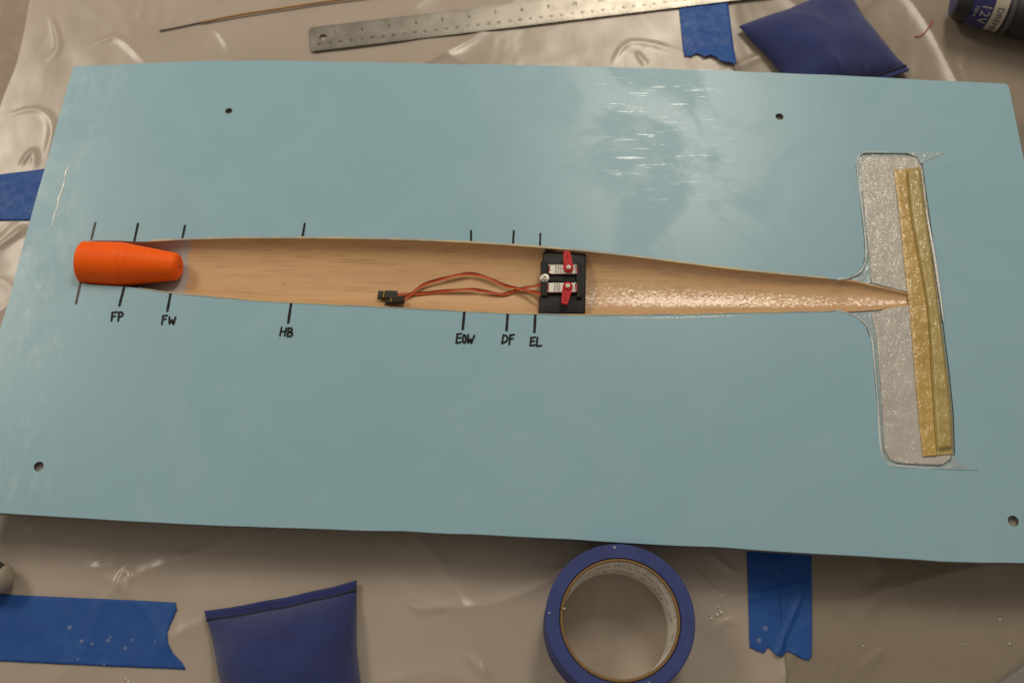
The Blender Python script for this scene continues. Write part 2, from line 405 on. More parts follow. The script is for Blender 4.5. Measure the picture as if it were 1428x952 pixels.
# the table and the plastic film over it
t = NT('worn_tabletop'); a = t.noise(5, 5); b = t.noise(38, 6, None, .65)
c = t.mix(t.ramp(a, .3, .7), (.205, .150, .098), (.265, .205, .142)); c = t.mix(t.ramp(b, .48, .72, 0, .5), c, (.34, .28, .21))
scr = t.ramp(t.noise(60, 3, t.pos((1, .06, 1), .6)), .67, .72, 0, .35); c = t.mix(scr, c, (.42, .37, .30))
sp = t.math('MULTIPLY', t.ramp(t.voro(60), .04, .08, .8, 0), t.ramp(t.noise(12, 2), .52, .6)); c = t.mix(sp, c, (.52, .47, .40))
t.col(c); t.set('Roughness', .55); t.bump(b, .2, .001); M['table'] = t.m
def film(name, opac, c1, c2):
    t = NT(name); k = t.noise(9, 4)
    t.col(t.mix(t.ramp(k, .3, .7), c1, c2)); t.set('Roughness', t.ramp(t.noise(21, 3), .3, .7, .20, .33)); t.set('Specular IOR Level', .55)
    nf = t.bump(t.noise(9, 3, t.pos((1, .55, 1), .9), .45, .5), .42, .012)
    t.bump(t.noise(48, 4, t.pos((1, .45, 1), .5), .5, .3), .05, .004, nf)
    tr = t.n('ShaderNodeBsdfTransparent'); mx = t.n('ShaderNodeMixShader'); mx.inputs[0].default_value = opac
    t.link(tr.outputs[0], mx.inputs[1]); t.link(t.b.outputs[0], mx.inputs[2]); t.link(mx.outputs[0], t.out.inputs[0])
    return t.m
M['film'] = film('milky_plastic_film', .60, (.485, .410, .340), (.555, .472, .398))
M['film2'] = film('clear_plastic_film', .42, (.345, .285, .22), (.415, .35, .28))

# ------------------------------------------------------------------ table and film
mb = MB(); box(mb, (0, .35, -.02), 3.2, 2.2, .04)
tag(mb.build('table_top', M['table']), 'brown worn tabletop under the plastic film', kind='structure')
CREASES = [(.0022, .0026, [(985, 765), (1012, 790), (1038, 806)]), (.0018, .0030, [(963, 785), (985, 815), (1022, 848)]), (.0030, .0060, [(1246, 803), (1215, 842), (1180, 880)]),
           (.0022, .0026, [(1088, 955), (1100, 925), (1117, 900)]), (.0020, .0024, [(1150, 947), (1168, 926), (1140, 903)]), (.0024, .0030, [(0, 165), (45, 154), (68, 164), (73, 190), (60, 236)]),
           (.0020, .0030, [(28, 236), (45, 212), (52, 238)]), (.0024, .0036, [(120, 70), (160, 54), (195, 78), (222, 98)]), (.0020, .0034, [(205, -5), (192, 30)]), (.0022, .0040, [(10, 765), (52, 716)]),
           (.0020, .0022, [(160, 836), (172, 799), (182, 801), (178, 836)]), (.0018, .0030, [(1238, 898), (1190, 945)]), (.0018, .0028, [(125, 792), (178, 785)]), (.0020, .0034, [(298, 36), (325, 74)]),
           (.0024, .0036, [(-10, 352), (45, 312)]), (.0020, .0030, [(850, 96), (882, 60), (962, 78)]), (.0018, .0032, [(885, 72), (905, 96)]), (.0020, .0030, [(640, 905), (690, 950)]), (.0016, .0026, [(985, 900), (1005, 870), (1040, 862)]),
           (.0018, .0030, [(70, 20), (82, 66), (62, 90)]), (.0018, .0030, [(1180, 770), (1195, 830)]), (.0016, .0030, [(1325, 800), (1340, 880)]), (.0018, .0024, [(560, 830), (585, 850), (640, 842)])]
CR_ = []
for hh_, ww_, pl_ in CREASES:
    q_ = smooth_path([at(a_, b_, .002) for a_, b_ in pl_], 6); cum_ = [0.0]
    for k_ in range(len(q_) - 1): cum_.append(cum_[-1] + (q_[k_ + 1] - q_[k_]).length)
    seg_ = [(q_[k_].x, q_[k_].y, q_[k_ + 1].x - q_[k_].x, q_[k_ + 1].y - q_[k_].y, cum_[k_] / cum_[-1], cum_[k_ + 1] / cum_[-1]) for k_ in range(len(q_) - 1)]
    xs_, ys_ = [p.x for p in q_], [p.y for p in q_]; m_ = ww_ * 3
    CR_.append((hh_ * (.45 if pl_[0][1] < 200 else .75), ww_, min(xs_) - m_, max(xs_) + m_, min(ys_) - m_, max(ys_) + m_, seg_))
def crease_h(x, y):
    tot = 0.0
    for hh_, w_, x0_, x1_, y0_, y1_, seg_ in CR_:
        if x < x0_ or x > x1_ or y < y0_ or y > y1_: continue
        bd, bt = 1e9, 0.0
        for ax_, ay_, ex_, ey_, c0_, c1_ in seg_:
            rx_, ry_ = x - ax_, y - ay_; tc = min(max((rx_ * ex_ + ry_ * ey_) / (ex_ * ex_ + ey_ * ey_), 0), 1)
            d2 = (rx_ - ex_ * tc) ** 2 + (ry_ - ey_ * tc) ** 2
            if d2 < bd: bd, bt = d2, lerp(c0_, c1_, tc)
        w2 = w_ * (.6 + .6 * bt)
        tot = max(tot, hh_ * sstep(0, .3, bt) * (1 - sstep(.65, 1, bt)) * math.exp(-bd / (w2 * w2)))
    return tot
def film_h(x, y):
    a = noise.noise((x * 11, y * 9, 1.3)) * .5 + .5
    r1 = 1 - abs(noise.noise((x * 9 + y * 4, y * 5 - x * 2, 7.1)))
    r2 = 1 - abs(noise.noise((x * 6 - y * 9, y * 6 + x * 3, 2.9)))
    m = sstep(-.1, .45, noise.noise((x * 4.2, y * 4.2, 11.0)))
    h = .0010 * a + m * (.0022 * r1 ** 11 + .0020 * r2 ** 14) + .0003 * noise.noise((x * 40, y * 30, 4))
    return .0012 + h + crease_h(x, y)
FY0, FY1 = -.10, .98
lx = lambda y: interp([-.1, .3, .45, at(0, 155).y, at(25, 90).y, at(45, 0).y, .98], [-.62, -.60, -.56, at(0, 155).x, at(25, 90).x, at(45, 0).x, -.46], y) + .002 * noise.noise((0, y * 20, 3))
sa, sb = at(1093, 920), at(1018, 50)
rx = lambda y: lerp(sa.x, sb.x, (y - sa.y) / (sb.y - sa.y)) + .0012 * noise.noise((3, y * 14, 3))
def PA(u, v):
    y = lerp(FY0, FY1, v); x = lerp(lx(y), rx(y), u); return Vector((x, y, film_h(x, y) + .0012))
mbf = thick_grid(PA, 520, 500, .00025)
o = mbf.build('plastic_sheet', M['film'], None, True)
tag(o, 'wide milky plastic sheet covering the table under most of the blue board', 'plastic sheet', 'plastic sheets on the table')
sa2, sb2 = at(1035, 950), at(962, 40)
def PB(u, v):
    y = lerp(FY0, FY1, v); x = lerp(lerp(sa2.x, sb2.x, (y - sa2.y) / (sb2.y - sa2.y)), .95, u); return Vector((x, y, film_h(x, y)))
o = thick_grid(PB, 300, 400, .00025).build('plastic_sheet', M['film2'], None, True)
tag(o, 'clearer brown-looking plastic sheet below the grinder, overlapped by the milky sheet', 'plastic sheet', 'plastic sheets on the table')
def top_h(x, y):
    return film_h(x, y) + (.0014 if x < rx(y) else .0003)

# ------------------------------------------------------------------ the mould board
ZB, TB = .038, .006                      # top of the board, its thickness
board = thing('mould_board', (0, .27, 0), 'pale teal painted mould board with a long wooden trough and marker notes', 'mould board')
OUT = [(102, 93), (170, 90), (235, 87), (300, 85), (370, 84.3), (480, 86.3), (600, 89), (760, 91.5), (945, 96.5), (1100, 102.5), (1250, 109.5), (1330, 113.5), (1403, 117),
       (1407, 121), (1430, 234), (1480, 480), (1545, 788), (1480, 786), (1428, 784.5), (1370, 784), (1310, 782), (1180, 773.5), (1020, 764), (860, 755), (700, 746.5), (560, 740.5), (420, 736.5), (270, 731), (130, 723), (0, 715), (-69, 711),
       (-30, 571), (11.5, 421), (41.5, 308), (62, 237)]
UP = [(104.2, 360), (106, 350), (112, 340.5), (125, 336), (165, 335.8), (200, 337), (255, 334.5), (330, 332.5), (420, 332.3), (520, 333.5), (600, 336), (680, 340), (750, 345), (820, 351), (900, 360), (1000, 373), (1100, 383.5), (1165, 389.5), (1190, 392.5), (1215, 398), (1274, 411.5)]
LO = [(104.2, 374), (106, 383), (112, 392), (125, 396.5), (165, 399), (200, 402.5), (240, 408), (320, 415.5), (400, 421), (480, 425), (560, 429), (620, 432), (690, 435.5), (750, 437.5), (820, 438.5), (950, 437.5), (1050, 435.5), (1130, 434), (1165, 433), (1190, 431.5), (1230, 428.5), (1274, 423)]
up = [p for p in smooth_path(atl(UP, ZB), 5)]; lo = [p for p in smooth_path(atl(LO, ZB), 5)]
upx, upy = [p.x for p in up], [p.y for p in up]; lox, loy = [p.x for p in lo], [p.y for p in lo]
yu = lambda x: interp(upx, upy, x)
yl = lambda x: interp(lox, loy, x)
X0, X1 = max(up[0].x, lo[0].x), min(up[-1].x, lo[-1].x)
XN0, XN1 = at(160, 370, ZB).x, at(255, 370, ZB).x
def depth(x):
    hw = (yu(x) - yl(x)) / 2; return hw * lerp(1.03, .44, sstep(XN0, XN1, x))
def trough_z(x, y):
    x = min(max(x, X0), X1)
    c, hw = (yu(x) + yl(x)) / 2, (yu(x) - yl(x)) / 2
    s = min(1, abs(y - c) / hw); return ZB - depth(x) * max(0, 1 - s ** 2.3) ** (1 / 2.1)
pocket_px = [(1165, 389.5), (1182, 387), (1194, 381.5), (1202, 372), (1206, 357), (1204.5, 330), (1198, 270), (1193.2, 232), (1194.5, 221), (1199.5, 214.5), (1209, 212), (1260, 212.8), (1279, 213.5), (1285, 218), (1287, 231),
             (1293, 275), (1300, 325), (1313, 430), (1324.5, 520), (1330, 575), (1332, 632), (1328, 648), (1316, 653.2), (1290, 653), (1247, 650), (1234, 643), (1227, 625), (1222.5, 560), (1217.5, 500), (1214, 472), (1207, 455), (1196, 444), (1181, 437), (1165, 433)]
pocket = [at(x, y, ZB) for x, y in pocket_px]
xm = (pocket[0].x + pocket[-1].x) / 2
opening = [p for p in up if p.x < pocket[0].x - .001] + pocket + [p for p in reversed(lo) if p.x < pocket[-1].x - .001]
holes = []
for hx, hy, hr in ((319, 155, 5.2), (1087, 163, 6.0), (54, 650, 6.3), (1413, 726, 6.8)):
    c = at(hx, hy, ZB); r = hr / 1700
    holes.append([(c.x + r * math.cos(6.28318 * k / 28), c.y + r * math.sin(6.28318 * k / 28)) for k in range(28)])
outl = []
for p, q in zip(OUT, OUT[1:] + OUT[:1]):
    n = max(1, int(math.hypot(q[0] - p[0], q[1] - p[1]) / 22))
    for k in range(n):
        a, b = lerp(p[0], q[0], k / n), lerp(p[1], q[1], k / n)
        c = at(a, b, ZB); j = .0006 * noise.noise((c.x * 30, c.y * 30, 2)); outl.append((c.x + j, c.y + j))
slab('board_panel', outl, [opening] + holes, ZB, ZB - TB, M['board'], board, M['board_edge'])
for h in holes:                      # plug of bare core at the bottom of each drilled hole
    cx, cy = sum(p[0] for p in h) / 28, sum(p[1] for p in h) / 28; r_h = math.hypot(h[0][0] - cx, h[0][1] - cy) - .00015
    mb = MB(); lathe([(0, .0001), (0, r_h), (.0012, r_h), (.0013, .0001)], (cx, cy, ZB - TB + .0012), (0, 0, 1), 24, (1, 0, 0), mb)
    mb.build('hole_backing', M['hole'], board)
for px, py in ((160, 180), (160, 620), (720, 180), (720, 620), (1290, 180), (1380, 620)):     # blocks that carry the board
    c = at(px, py, 0); mb = MB(); box(mb, (c.x, c.y, .0158), .05, .035, (ZB - TB - .0034)); mb.v = [v + Vector((0, 0, ((ZB - TB - .0034) / 2 + .0032) - .0158)) for v in mb.v]
    mb.build('support_block', M['board_edge'], board)
# trough liner: lofted half-round shell
NS, NC = 150, 28
XT0 = at(1165, 400, ZB).x
def section(x, z_extra=0.0, grow=0.0):
    c, hw, d = (yu(x) + yl(x)) / 2, (yu(x) - yl(x)) / 2, depth(x); out = []
    for k in range(NC + 1):
        a = math.pi * k / NC; s = math.copysign(abs(math.cos(a)) ** (2 / 2.3), math.cos(a))
        out.append(Vector((x, c + (hw + grow) * s, ZB - .0003 - .0005 * sstep(XT0, XT0 + .01, x) - (d + grow) * abs(math.sin(a)) ** (2 / 2.1 if 0 < k < NC else 1))))
    return out
mb = MB(); v = []
xs = [lerp(X0, X1, (i / NS)) for i in range(NS + 1)]
for x in xs: v += section(x)
for x in xs: v += section(x, 0, .0016)
row = NC + 1; off = (NS + 1) * row; f = []
for i in range(NS):
    for k in range(NC):
        f.append((i * row + k, (i + 1) * row + k, (i + 1) * row + k + 1, i * row + k + 1))
        f.append((off + i * row + k + 1, off + (i + 1) * row + k + 1, off + (i + 1) * row + k, off + i * row + k))
for i in range(NS):
    f.append((i * row, off + i * row, off + (i + 1) * row, (i + 1) * row))
    f.append((i * row + NC, (i + 1) * row + NC, off + (i + 1) * row + NC, off + i * row + NC))
liner = build('trough_liner', v, f, M['wood'], board, True)
# thin proud rim along both long edges of the liner
for nm, path in (('up', up), ('lo', lo)):
    s = 1 if nm == 'up' else -1; mb = MB(); vv = []
    P = [p for p in path if p.x < at(1163, 400, ZB).x and p.x > at(190, 400, ZB).x]
    for i, p in enumerate(P):
        wv = .0011 * (1 + .6 * noise.noise((p.x * 60, s, 1))) * (1.25 if s > 0 else .7)
        vv += [p + Vector((0, -s * .0003, -.0006)), p + Vector((0, -s * .0002, .0004)), p + Vector((0, s * wv, .00035)), p + Vector((0, s * (wv + .0004), -.0004))]
    ff = [(4 * i + k, 4 * i + 4 + k, 4 * i + 5 + k, 4 * i + 1 + k) for i in range(len(P) - 1) for k in range(3)]
    if s < 0: ff = [tuple(reversed(q)) for q in ff]
    build('rim', vv, ff, M['rim'], board)
# shallow tail pocket floor, pierced by the trough end
PZ = ZB - .0016
pin = [(p.x, p.y) for p in pocket] + [(p.x, p.y) for p in lo if p.x > pocket[-1].x + .002] + [(p.x, p.y) for p in reversed(up) if p.x > pocket[0].x + .002]
slab('pocket_floor', pin, [], PZ, PZ - .002, M['resin'], board)
# resin bead that follows the pocket's edge, and two spill points
edge = [at(x, y, ZB) for x, y in pocket_px[:13]]
tube([p + Vector((.0012, 0, -.0006)) for p in smooth_path(edge, 5)], lambda t: .0009 + .0003 * math.sin(t * 40), 8).build('resin_bead', M['bead'], board, True)
edge = [at(x, y, ZB) for x, y in pocket_px[21:]]
tube([p + Vector((.0010, .0004, -.0006)) for p in smooth_path(edge, 5)], lambda t: .0009 + .0003 * math.sin(t * 33), 8).build('resin_bead', M['bead'], board, True)
for sp_ in ([(1262, 212.2), (1317, 213.6), (1312, 216.5), (1300, 221.5), (1288, 226), (1283, 229), (1280, 220), (1270, 216)], [(1300, 653.8), (1364, 655.5), (1350, 650), (1337, 643), (1329, 634), (1324, 646)]):
    P = [at(x, y, ZB) for x, y in sp_]; slab('resin_spill', [(p.x, p.y) for p in P], [], ZB + .00035, ZB - .0002, M['resin'], board)
# marker ticks and notes
def mark(a, b, w, m='ink', name='pen_mark'):
    q = stroke([at(*a, ZB), at(*b, ZB)], w, ZB + .00025, None, .25); return q.build(name, M[m], board)
wl = 3.3 / 1720
for a, b, w, m in (((133, 311), (127.5, 333.5), wl, 'ink_faint'), ((192.5, 312), (187.5, 336), wl, 'ink'), ((258, 315), (254.3, 332.5), wl, 'ink'), ((425, 312), (421.8, 331), wl, 'ink'),
                   ((656.8, 322), (657, 336.5), wl * .9, 'ink'), ((716.5, 322), (715.5, 339.5), wl * .9, 'ink'), ((753.5, 326), (753, 342), wl * .8, 'ink'),
                   ((112.5, 394), (106, 423), wl, 'ink_faint'), ((173, 401.5), (166.5, 426), wl * 1.1, 'ink'), ((238, 409.5), (233.5, 433.5), wl * 1.1, 'ink'), ((406, 423), (402, 450), wl * 1.1, 'ink'),
                   ((647.5, 435), (645.3, 459), wl * 1.1, 'ink'), ((708, 438), (706.3, 460.5), wl * 1.1, 'ink'), ((746.5, 439), (745.2, 463), wl * 1.1, 'ink')):
    mark(a, b, w, m)
zA = lambda L: [(60 + x / 3.57, 290 + y / 3.57) for x, y in L]
zC = lambda L: [(480 + x / 3.57, 320 + y / 3.57) for x, y in L]
oval = lambda cx, cy, a, b: [(cx + a * math.cos(k * .5236), cy + b * math.sin(k * .5236)) for k in range(13)]
notes = [(zA, [[(346, 520), (341, 562)], [(344, 522), (369, 518)], [(343, 542), (361, 538)], [(379, 520), (375, 563)], [(379, 520), (393, 519), (398, 526), (395, 537), (378, 545)]]),
         (zA, [[(598, 537), (592, 579)], [(597, 538), (619, 535)], [(595, 556), (612, 552)], [(630, 544), (629, 578), (643, 556), (649, 581), (660, 544)]]),
         (zA, [[(1188, 595), (1180, 635)], [(1211, 598), (1203, 636)], [(1184, 616), (1207, 614)], [(1222, 598), (1217, 639)], [(1222, 599), (1237, 598), (1240, 607), (1235, 616), (1220, 618), (1240, 622), (1241, 632), (1232, 639), (1217, 639)]]),
         (zC, [[(563, 520), (558, 565)], [(563, 521), (584, 519)], [(560, 541), (579, 538)], [(558, 565), (581, 561)], oval(598, 545, 8, 20), [(617, 524), (616, 566), (629, 544), (632, 568), (648, 528)]]),
         (zC, [[(793, 525), (785, 568)], [(793, 525), (808, 529), (814, 540), (810, 555), (785, 568)], [(826, 525), (822, 572)], [(826, 527), (846, 523)], [(823, 546), (840, 543)]]),
         (zC, [[(931, 538), (926, 578)], [(931, 539), (951, 536)], [(928, 557), (946, 555)], [(926, 578), (948, 575)], [(962, 538), (957, 581), (981, 578)]])]
names = ['FP', 'FW', 'HB', 'EOW', 'DF', 'EL']
for (tf, strokes), nm in zip(notes, names):
    mb = MB()
    for i, s in enumerate(strokes): stroke([at(x, y, ZB) for x, y in tf(s)], 2.7 / 1720, ZB + .00025 + i * .00005, mb, .2)
    q = mb.build('lettering', M['ink'], board); q['label'] = 'handwritten marker letters ' + nm
# dried resin runs on the left end of the board
run = [(97, 228), (91, 243), (89, 255), (86, 266), (82, 276), (80, 288), (76, 298), (74, 308), (73, 316)]
P = [at(x, y, ZB + .0002) for x, y in run]
mb = tube(smooth_path(P, 4), lambda t: .0002 + .0010 * math.sin(math.pi * t) ** .6 * abs(.7 + .9 * noise.noise((t * 7, 0, 0))), 8)
for q_ in mb.v: q_.z = ZB + (q_.z - ZB) * .3
mb.build('resin_run', M['white_resin'], board, True)

mb = tube(smooth_path([at(x, y, ZB + .0002) for x, y in [(862, 443), (900, 444), (950, 443.5), (1000, 441.5), (1045, 440)]], 6), lambda t: .0004 + .0017 * math.sin(math.pi * t) ** .8 * abs(.8 + .6 * noise.noise((t * 14, 4, 0))), 8)
for q_ in mb.v: q_.z = ZB + (q_.z - ZB) * .12
mb.build('resin_smear', M['drop'], board, True)

# ------------------------------------------------------------------ wet cloth in the tail pocket
gpx = [(1200, 227), (1204, 221), (1211, 218.5), (1272, 218), (1283, 222), (1285, 230), (1291, 275), (1300, 345), (1311, 440), (1320, 530), (1327, 628), (1325, 640), (1312, 649), (1252, 645.5), (1240, 640), (1233, 626), (1229, 560), (1224, 490), (1221, 465), (1215, 438),
       (1240, 430), (1275, 426), (1279, 417), (1275, 409), (1240, 402), (1214, 394), (1213, 372), (1209, 330), (1203, 270)]
gp = [at(x, y, PZ) for x, y in gpx]
ex = []
for i in range(60):
    for j in range(150):
        p = at(lerp(1200, 1335, i / 60), lerp(215, 655, j / 150), PZ); ex.append((p.x, p.y))
gpi = [(p.x, p.y) for p in gp]
ex = [p for p in ex if inside(p, gpi)]
ov, tris = cdt(gpi, (), ex); mb = MB()
gz = lambda x, y: PZ + .0010 + .0003 * noise.noise((x * 90, y * 90, 3)) + .0002 * noise.noise((x * 400, y * 400, 8))
mb.add([(p.x, p.y, gz(p.x, p.y)) for p in ov], tris)
n = len(mb.v); mb.v += [Vector((p.x, p.y, PZ + .0001)) for p in ov]
m = len(gpi); mb.f += [(i, (i + 1) % m, n + (i + 1) % m, n + i) for i in range(m)]
tag(mb.build('glass_cloth', M['glass'], None, True), 'pale grey glittering wet glass cloth lining the crosswise tail pocket', 'glass cloth')
SL = [(1247, 236.5), (1255, 300), (1262, 370), (1269, 430), (1275, 500), (1281, 570), (1288, 635.5)]
SR = [(1284, 231.5), (1291, 290), (1299, 345), (1310, 430), (1322, 520), (1328, 575), (1330, 632)]
SM = [(1264, 234), (1270, 300), (1281, 360), (1293, 430), (1298, 500), (1302, 575), (1307, 634)]
zz = PZ + .0030
def P_on(L, t):
    k = t * (len(L) - 1); i = min(int(k), len(L) - 2); p, q = L[i], L[i + 1]; s = k - i; return lerp(p[0], q[0], s), lerp(p[1], q[1], s)
def smoothP(L):
    S = smooth_path([(x, y, 0) for x, y in L], 8); return [(p.x, p.y) for p in S]
SLs, SRs, SMs = smoothP(SL), smoothP(SR), smoothP(SM)
def strip(u, t, a, b, hh):
    p, q = P_on(a, t), P_on(b, t); x, y = lerp(p[0], q[0], u), lerp(p[1], q[1], u); w = at(x, y, zz)
    w.z = gz(w.x, w.y) + .0007 + hh(u, t) + .0003 * noise.noise((w.x * 150, w.y * 150, 9)); return w
ks = thing('yellow_cloth_strip', at(1285, 430, PZ), 'long yellow aramid cloth strip with a raised fold over the tail pocket', 'cloth strip')
fl_h = lambda u, t: .0004 * sstep(0, .2, u)
def fold_h(u, t):
    e = sstep(0, .16, u) * (1 - .75 * sstep(.75, 1, u)); return -.0004 + .0030 * e * (1 - sstep(.955, .978, t) * .9) * sstep(0, .03, t)
thick_grid(lambda u, t: strip(u, t, SLs, SMs, fl_h), 24, 240, .0003).build('flat_cloth', M['kevlar'], ks, True)
thick_grid(lambda u, t: strip(u, t, SMs, SRs, fold_h), 24, 240, .0003).build('folded_cloth', M['kevlar_fold'], ks, True)
bead = smooth_path([at(x, y, ZB + .0001) for x, y in [(1293, 290), (1298, 318), (1304, 352), (1310, 390), (1315, 425), (1318, 450)]], 6)
tube([p + Vector((-.0014, 0, .0004)) for p in bead], lambda t: .0002 + .0010 * math.sin(math.pi * t) ** .7, 8).build('resin_edge', M['white_resin'], ks, True)

# ------------------------------------------------------------------ orange nose plug
p0, p1 = at(115, 366.3, ZB), at(251, 372, ZB)
ax = (p1 - p0); Lp = ax.length; ax.normalize(); r0 = .0174
plug = thing('nose_plug', (p0 + p1) / 2 - Vector((0, 0, r0)), 'orange plastic tapered plug resting in the nose end of the trough', 'plug')
prof = [(0, .0002), (0, r0 - .0012), (.0012, r0), (Lp * .30, r0 + .0004), (Lp * .405, r0 + .0004), (Lp * .415, r0 + .0004)]
prof += [(Lp * .45, r0 - .0001), (Lp * .935, .0114), (Lp * .96, .0110), (Lp * .985, .0098), (Lp, .0078), (Lp, .0002)]
mb = lathe(prof, p0, ax, 72); pb = mb.build('plug_body', M['orange'], plug)
for fc in pb.data.polygons: fc.use_smooth = True
md = pb.modifiers.new('edges', 'EDGE_SPLIT'); md.split_angle = R(6)
mb = MB(); hc = p0 + ax * (Lp + .0003) + Vector((0, 0, .0012)); lathe([(0, .0010), (.0002, .0009), (.0002, .0001)], hc, ax, 14, (0, 0, 1), mb); mb.build('pin_hole', M['dark'], plug)
sm = [p0 + ax * d + Vector((0, 0, 1)) * (r * math.cos(.55)) + Vector((0, 1, 0)) * (r * math.sin(.55)) for d, r in ((.002, r0), (Lp * .41, r0 + .0004), (Lp * .92, .0113))]
tube(sm, .00028, 6).build('mould_seam', M['orange'], plug, True)

# ------------------------------------------------------------------ servo tray with two servos
tz = ZB - .0012
tray = thing('servo_tray', at(785, 393, ZB - .02), 'black printed servo tray seated across the wooden trough', 'servo tray')
q = [at(757.5, 349.5, tz), at(817.5, 348.8, tz), at(816.3, 436.5, tz), at(750.8, 436, tz)]
def Pt(u, v):
    a = q[3].lerp(q[2], u); b = q[0].lerp(q[1], u); w = a.lerp(b, v)
    w.z = tz - .0022 * (abs(2 * v - 1) ** 3.5) - .0008 * abs(2 * u - 1) ** 8; return w
thick_grid(Pt, 24, 30, .005).build('tray_plate', M['black'], tray, True)
def rail(x0, x1, y0, y1, z0, z1, name='rail', m='black2', par=tray, bev=.0004):
    a, b = at(x0, (y0 + y1) / 2, z1), at(x1, (y0 + y1) / 2, z1); c, d = at((x0 + x1) / 2, y0, z1), at((x0 + x1) / 2, y1, z1)
    mb = MB(); box(mb, ((a.x + b.x) / 2, (c.y + d.y) / 2, (z0 + z1) / 2), b.x - a.x, c.y - d.y, z1 - z0, 0, bev); return mb.build(name, M[m], par)
rail(754.2, 763.2, 364, 412, tz - .002, tz + .0020)
rail(803.5, 811.5, 366, 414.5, tz - .002, tz + .0022)
rail(765, 802, 383.8, 392.6, tz - .002, tz + .0012, 'bridge')
rail(760, 812, 345.8, 349.0, tz - .006, tz - .0004, 'end_wall')
def screw(c, r, h, par, name='screw', washer=False):
    mb = MB(); lathe([(0, r), (h * .6, r), (h, r * .8), (h, .0001)], c, (0, 0, 1), 24, (1, 0, 0), mb); s = mb.build(name, M['steel'], par)
    mb = MB(); box(mb, c + Vector((0, 0, h + .00005)), r * 1.1, r * .26, .0003, .5); box(mb, c + Vector((0, 0, h + .0001)), r * .26, r * 1.1, .0003, .5); mb.build('drive_slot', M['dark'], s)
    return s
ws = at(759.3, 387.2, tz + .003)
mb = MB(); lathe([(0, .0038), (.0006, .0038), (.0008, .0030), (.0008, .0001)], Vector((ws.x, ws.y, tz + .0020)), (0, 0, 1), 32, (1, 0, 0), mb); mb.build('washer', M['steel'], tray)
screw(Vector((ws.x, ws.y, tz + .0028)), .0023, .0012, tray)
def servo(lab, cx0, cx1, cy0, cy1, piv, tip, sgn):
    sz = tz + .0030
    t = thing('servo', at((cx0 + cx1) / 2, (cy0 + cy1) / 2, tz - .012), lab, 'servo', 'servos in the black tray')
    rail(cx0 - 1, cx1 + 2, cy0 + .3, cy1 - .3, tz - .012, sz - .0004, 'case', 'servo_red', t)
    rail(cx0 + 1.2, cx1 - 1.2, cy0, cy1, sz - .0003, sz + .0003, 'sticker', 'label', t, .0001)
    mb = MB(); rr = random.Random(int(cy0))
    for k in range(12):
        c = at(lerp(cx0 + 9, cx0 + 16, (k % 3) / 2) + rr.uniform(-.5, .5), lerp(cy0 + 2, cy1 - 2, (k // 3) / 3), sz + .00042)
        box(mb, c, rr.uniform(.0008, .0016), .0007, .0002)
    mb.build('sticker_print', M['engrave'], t)
    for ex, ey in ((cx0 + .5, cy0 + 1), (cx0 + .5, cy1 - 1), (cx1 - 1, cy0 + 1), (cx1 - 1, cy1 - 1)):
        c = at(ex, ey, sz); screw(Vector((c.x, c.y, sz)), .0008, .0006, t, 'case_screw')
    hz = sz + .0034; a, b = at(*piv, hz), at(*tip, hz); d = (b - a).normalized(); n = Vector((-d.y, d.x, 0)); L = (b - a).length
    out = []
    for k in range(13):
        an = math.pi * (.5 + k / 12); out.append(a + d * (.0040 * math.cos(an)) + n * (.0040 * math.sin(an)))
    for dd, ww in ((.35, -.0036), (.9, -.0027), (1.0, -.0023), (1.0, .0023), (.9, .0027), (.35, .0036)): out.append(a + d * (L * dd) + n * ww)
    hl = []
    for fr in (.48, .66, .84):
        c = a + d * (L * fr); hl.append([(c.x + .0005 * math.cos(k * .785), c.y + .0005 * math.sin(k * .785)) for k in range(8)])
    hn = slab('horn', [(p.x, p.y) for p in out], hl, hz, hz - .0016, M['horn'], t)
    mb = MB(); lathe([(-.0035, .0030), (.0005, .0034), (.0008, .0031), (.0008, .0001)], Vector((a.x, a.y, hz)), (0, 0, 1), 28, (1, 0, 0), mb); mb.build('horn_hub', M['horn'], hn)
    screw(Vector((a.x, a.y, hz + .0008)), .0019, .0008, hn, 'horn_screw')
    return t
sv1 = servo('upper servo whose red arm points away, at the board-top side of the tray', 766, 803.5, 369.3, 381.6, (792.8, 373.2), (790.3, 349.8), 1)
sv2 = servo('lower servo whose red arm points down towards the EL note', 764.3, 803, 394.2, 407, (791.8, 399), (787.0, 423.5), -1)
# leads: three twisted wires each, and their connectors
def drop(px, py, off):
    z = .02
    for _ in range(12):
        p = at(px, py, z); z = trough_z(p.x, p.y) + off
    return at(px, py, z)
def lead(pts, par, phase):
    P = smooth_path([drop(*p) for p in pts], 10); m = len(P)
    for j, mm in enumerate(('brown_wire', 'red_wire', 'orange_wire')):
        Q = []
        for i, p in enumerate(P):
            tt = (P[min(i + 1, m - 1)] - P[max(i - 1, 0)]).normalized(); s = tt.cross(Vector((0, 0, 1))).normalized(); w = s.cross(tt)
            a = .55 * math.sin(i * .16 + phase); o_ = (1 - j) * .00090
            Q.append(p + s * (o_ * math.cos(a)) + w * (o_ * math.sin(a)))
        tube(Q, .00047, 8).build('wire', M[mm], par, True)
lead([(762, 411, .012), (751, 408.6, .010), (738, 405.8, .006), (726.5, 403, .0045), (712, 400, .003), (701, 396.5, .003), (688, 390.5, .003), (676, 385.8, .003), (664, 382.6, .003), (654, 381.5, .003), (640, 383, .003), (627, 386, .003), (614, 389.3, .003), (598, 394, .0028), (586, 399.5, .0024), (577, 407, .0022), (569, 413, .0022), (560, 418, .0024)], sv1, .4)
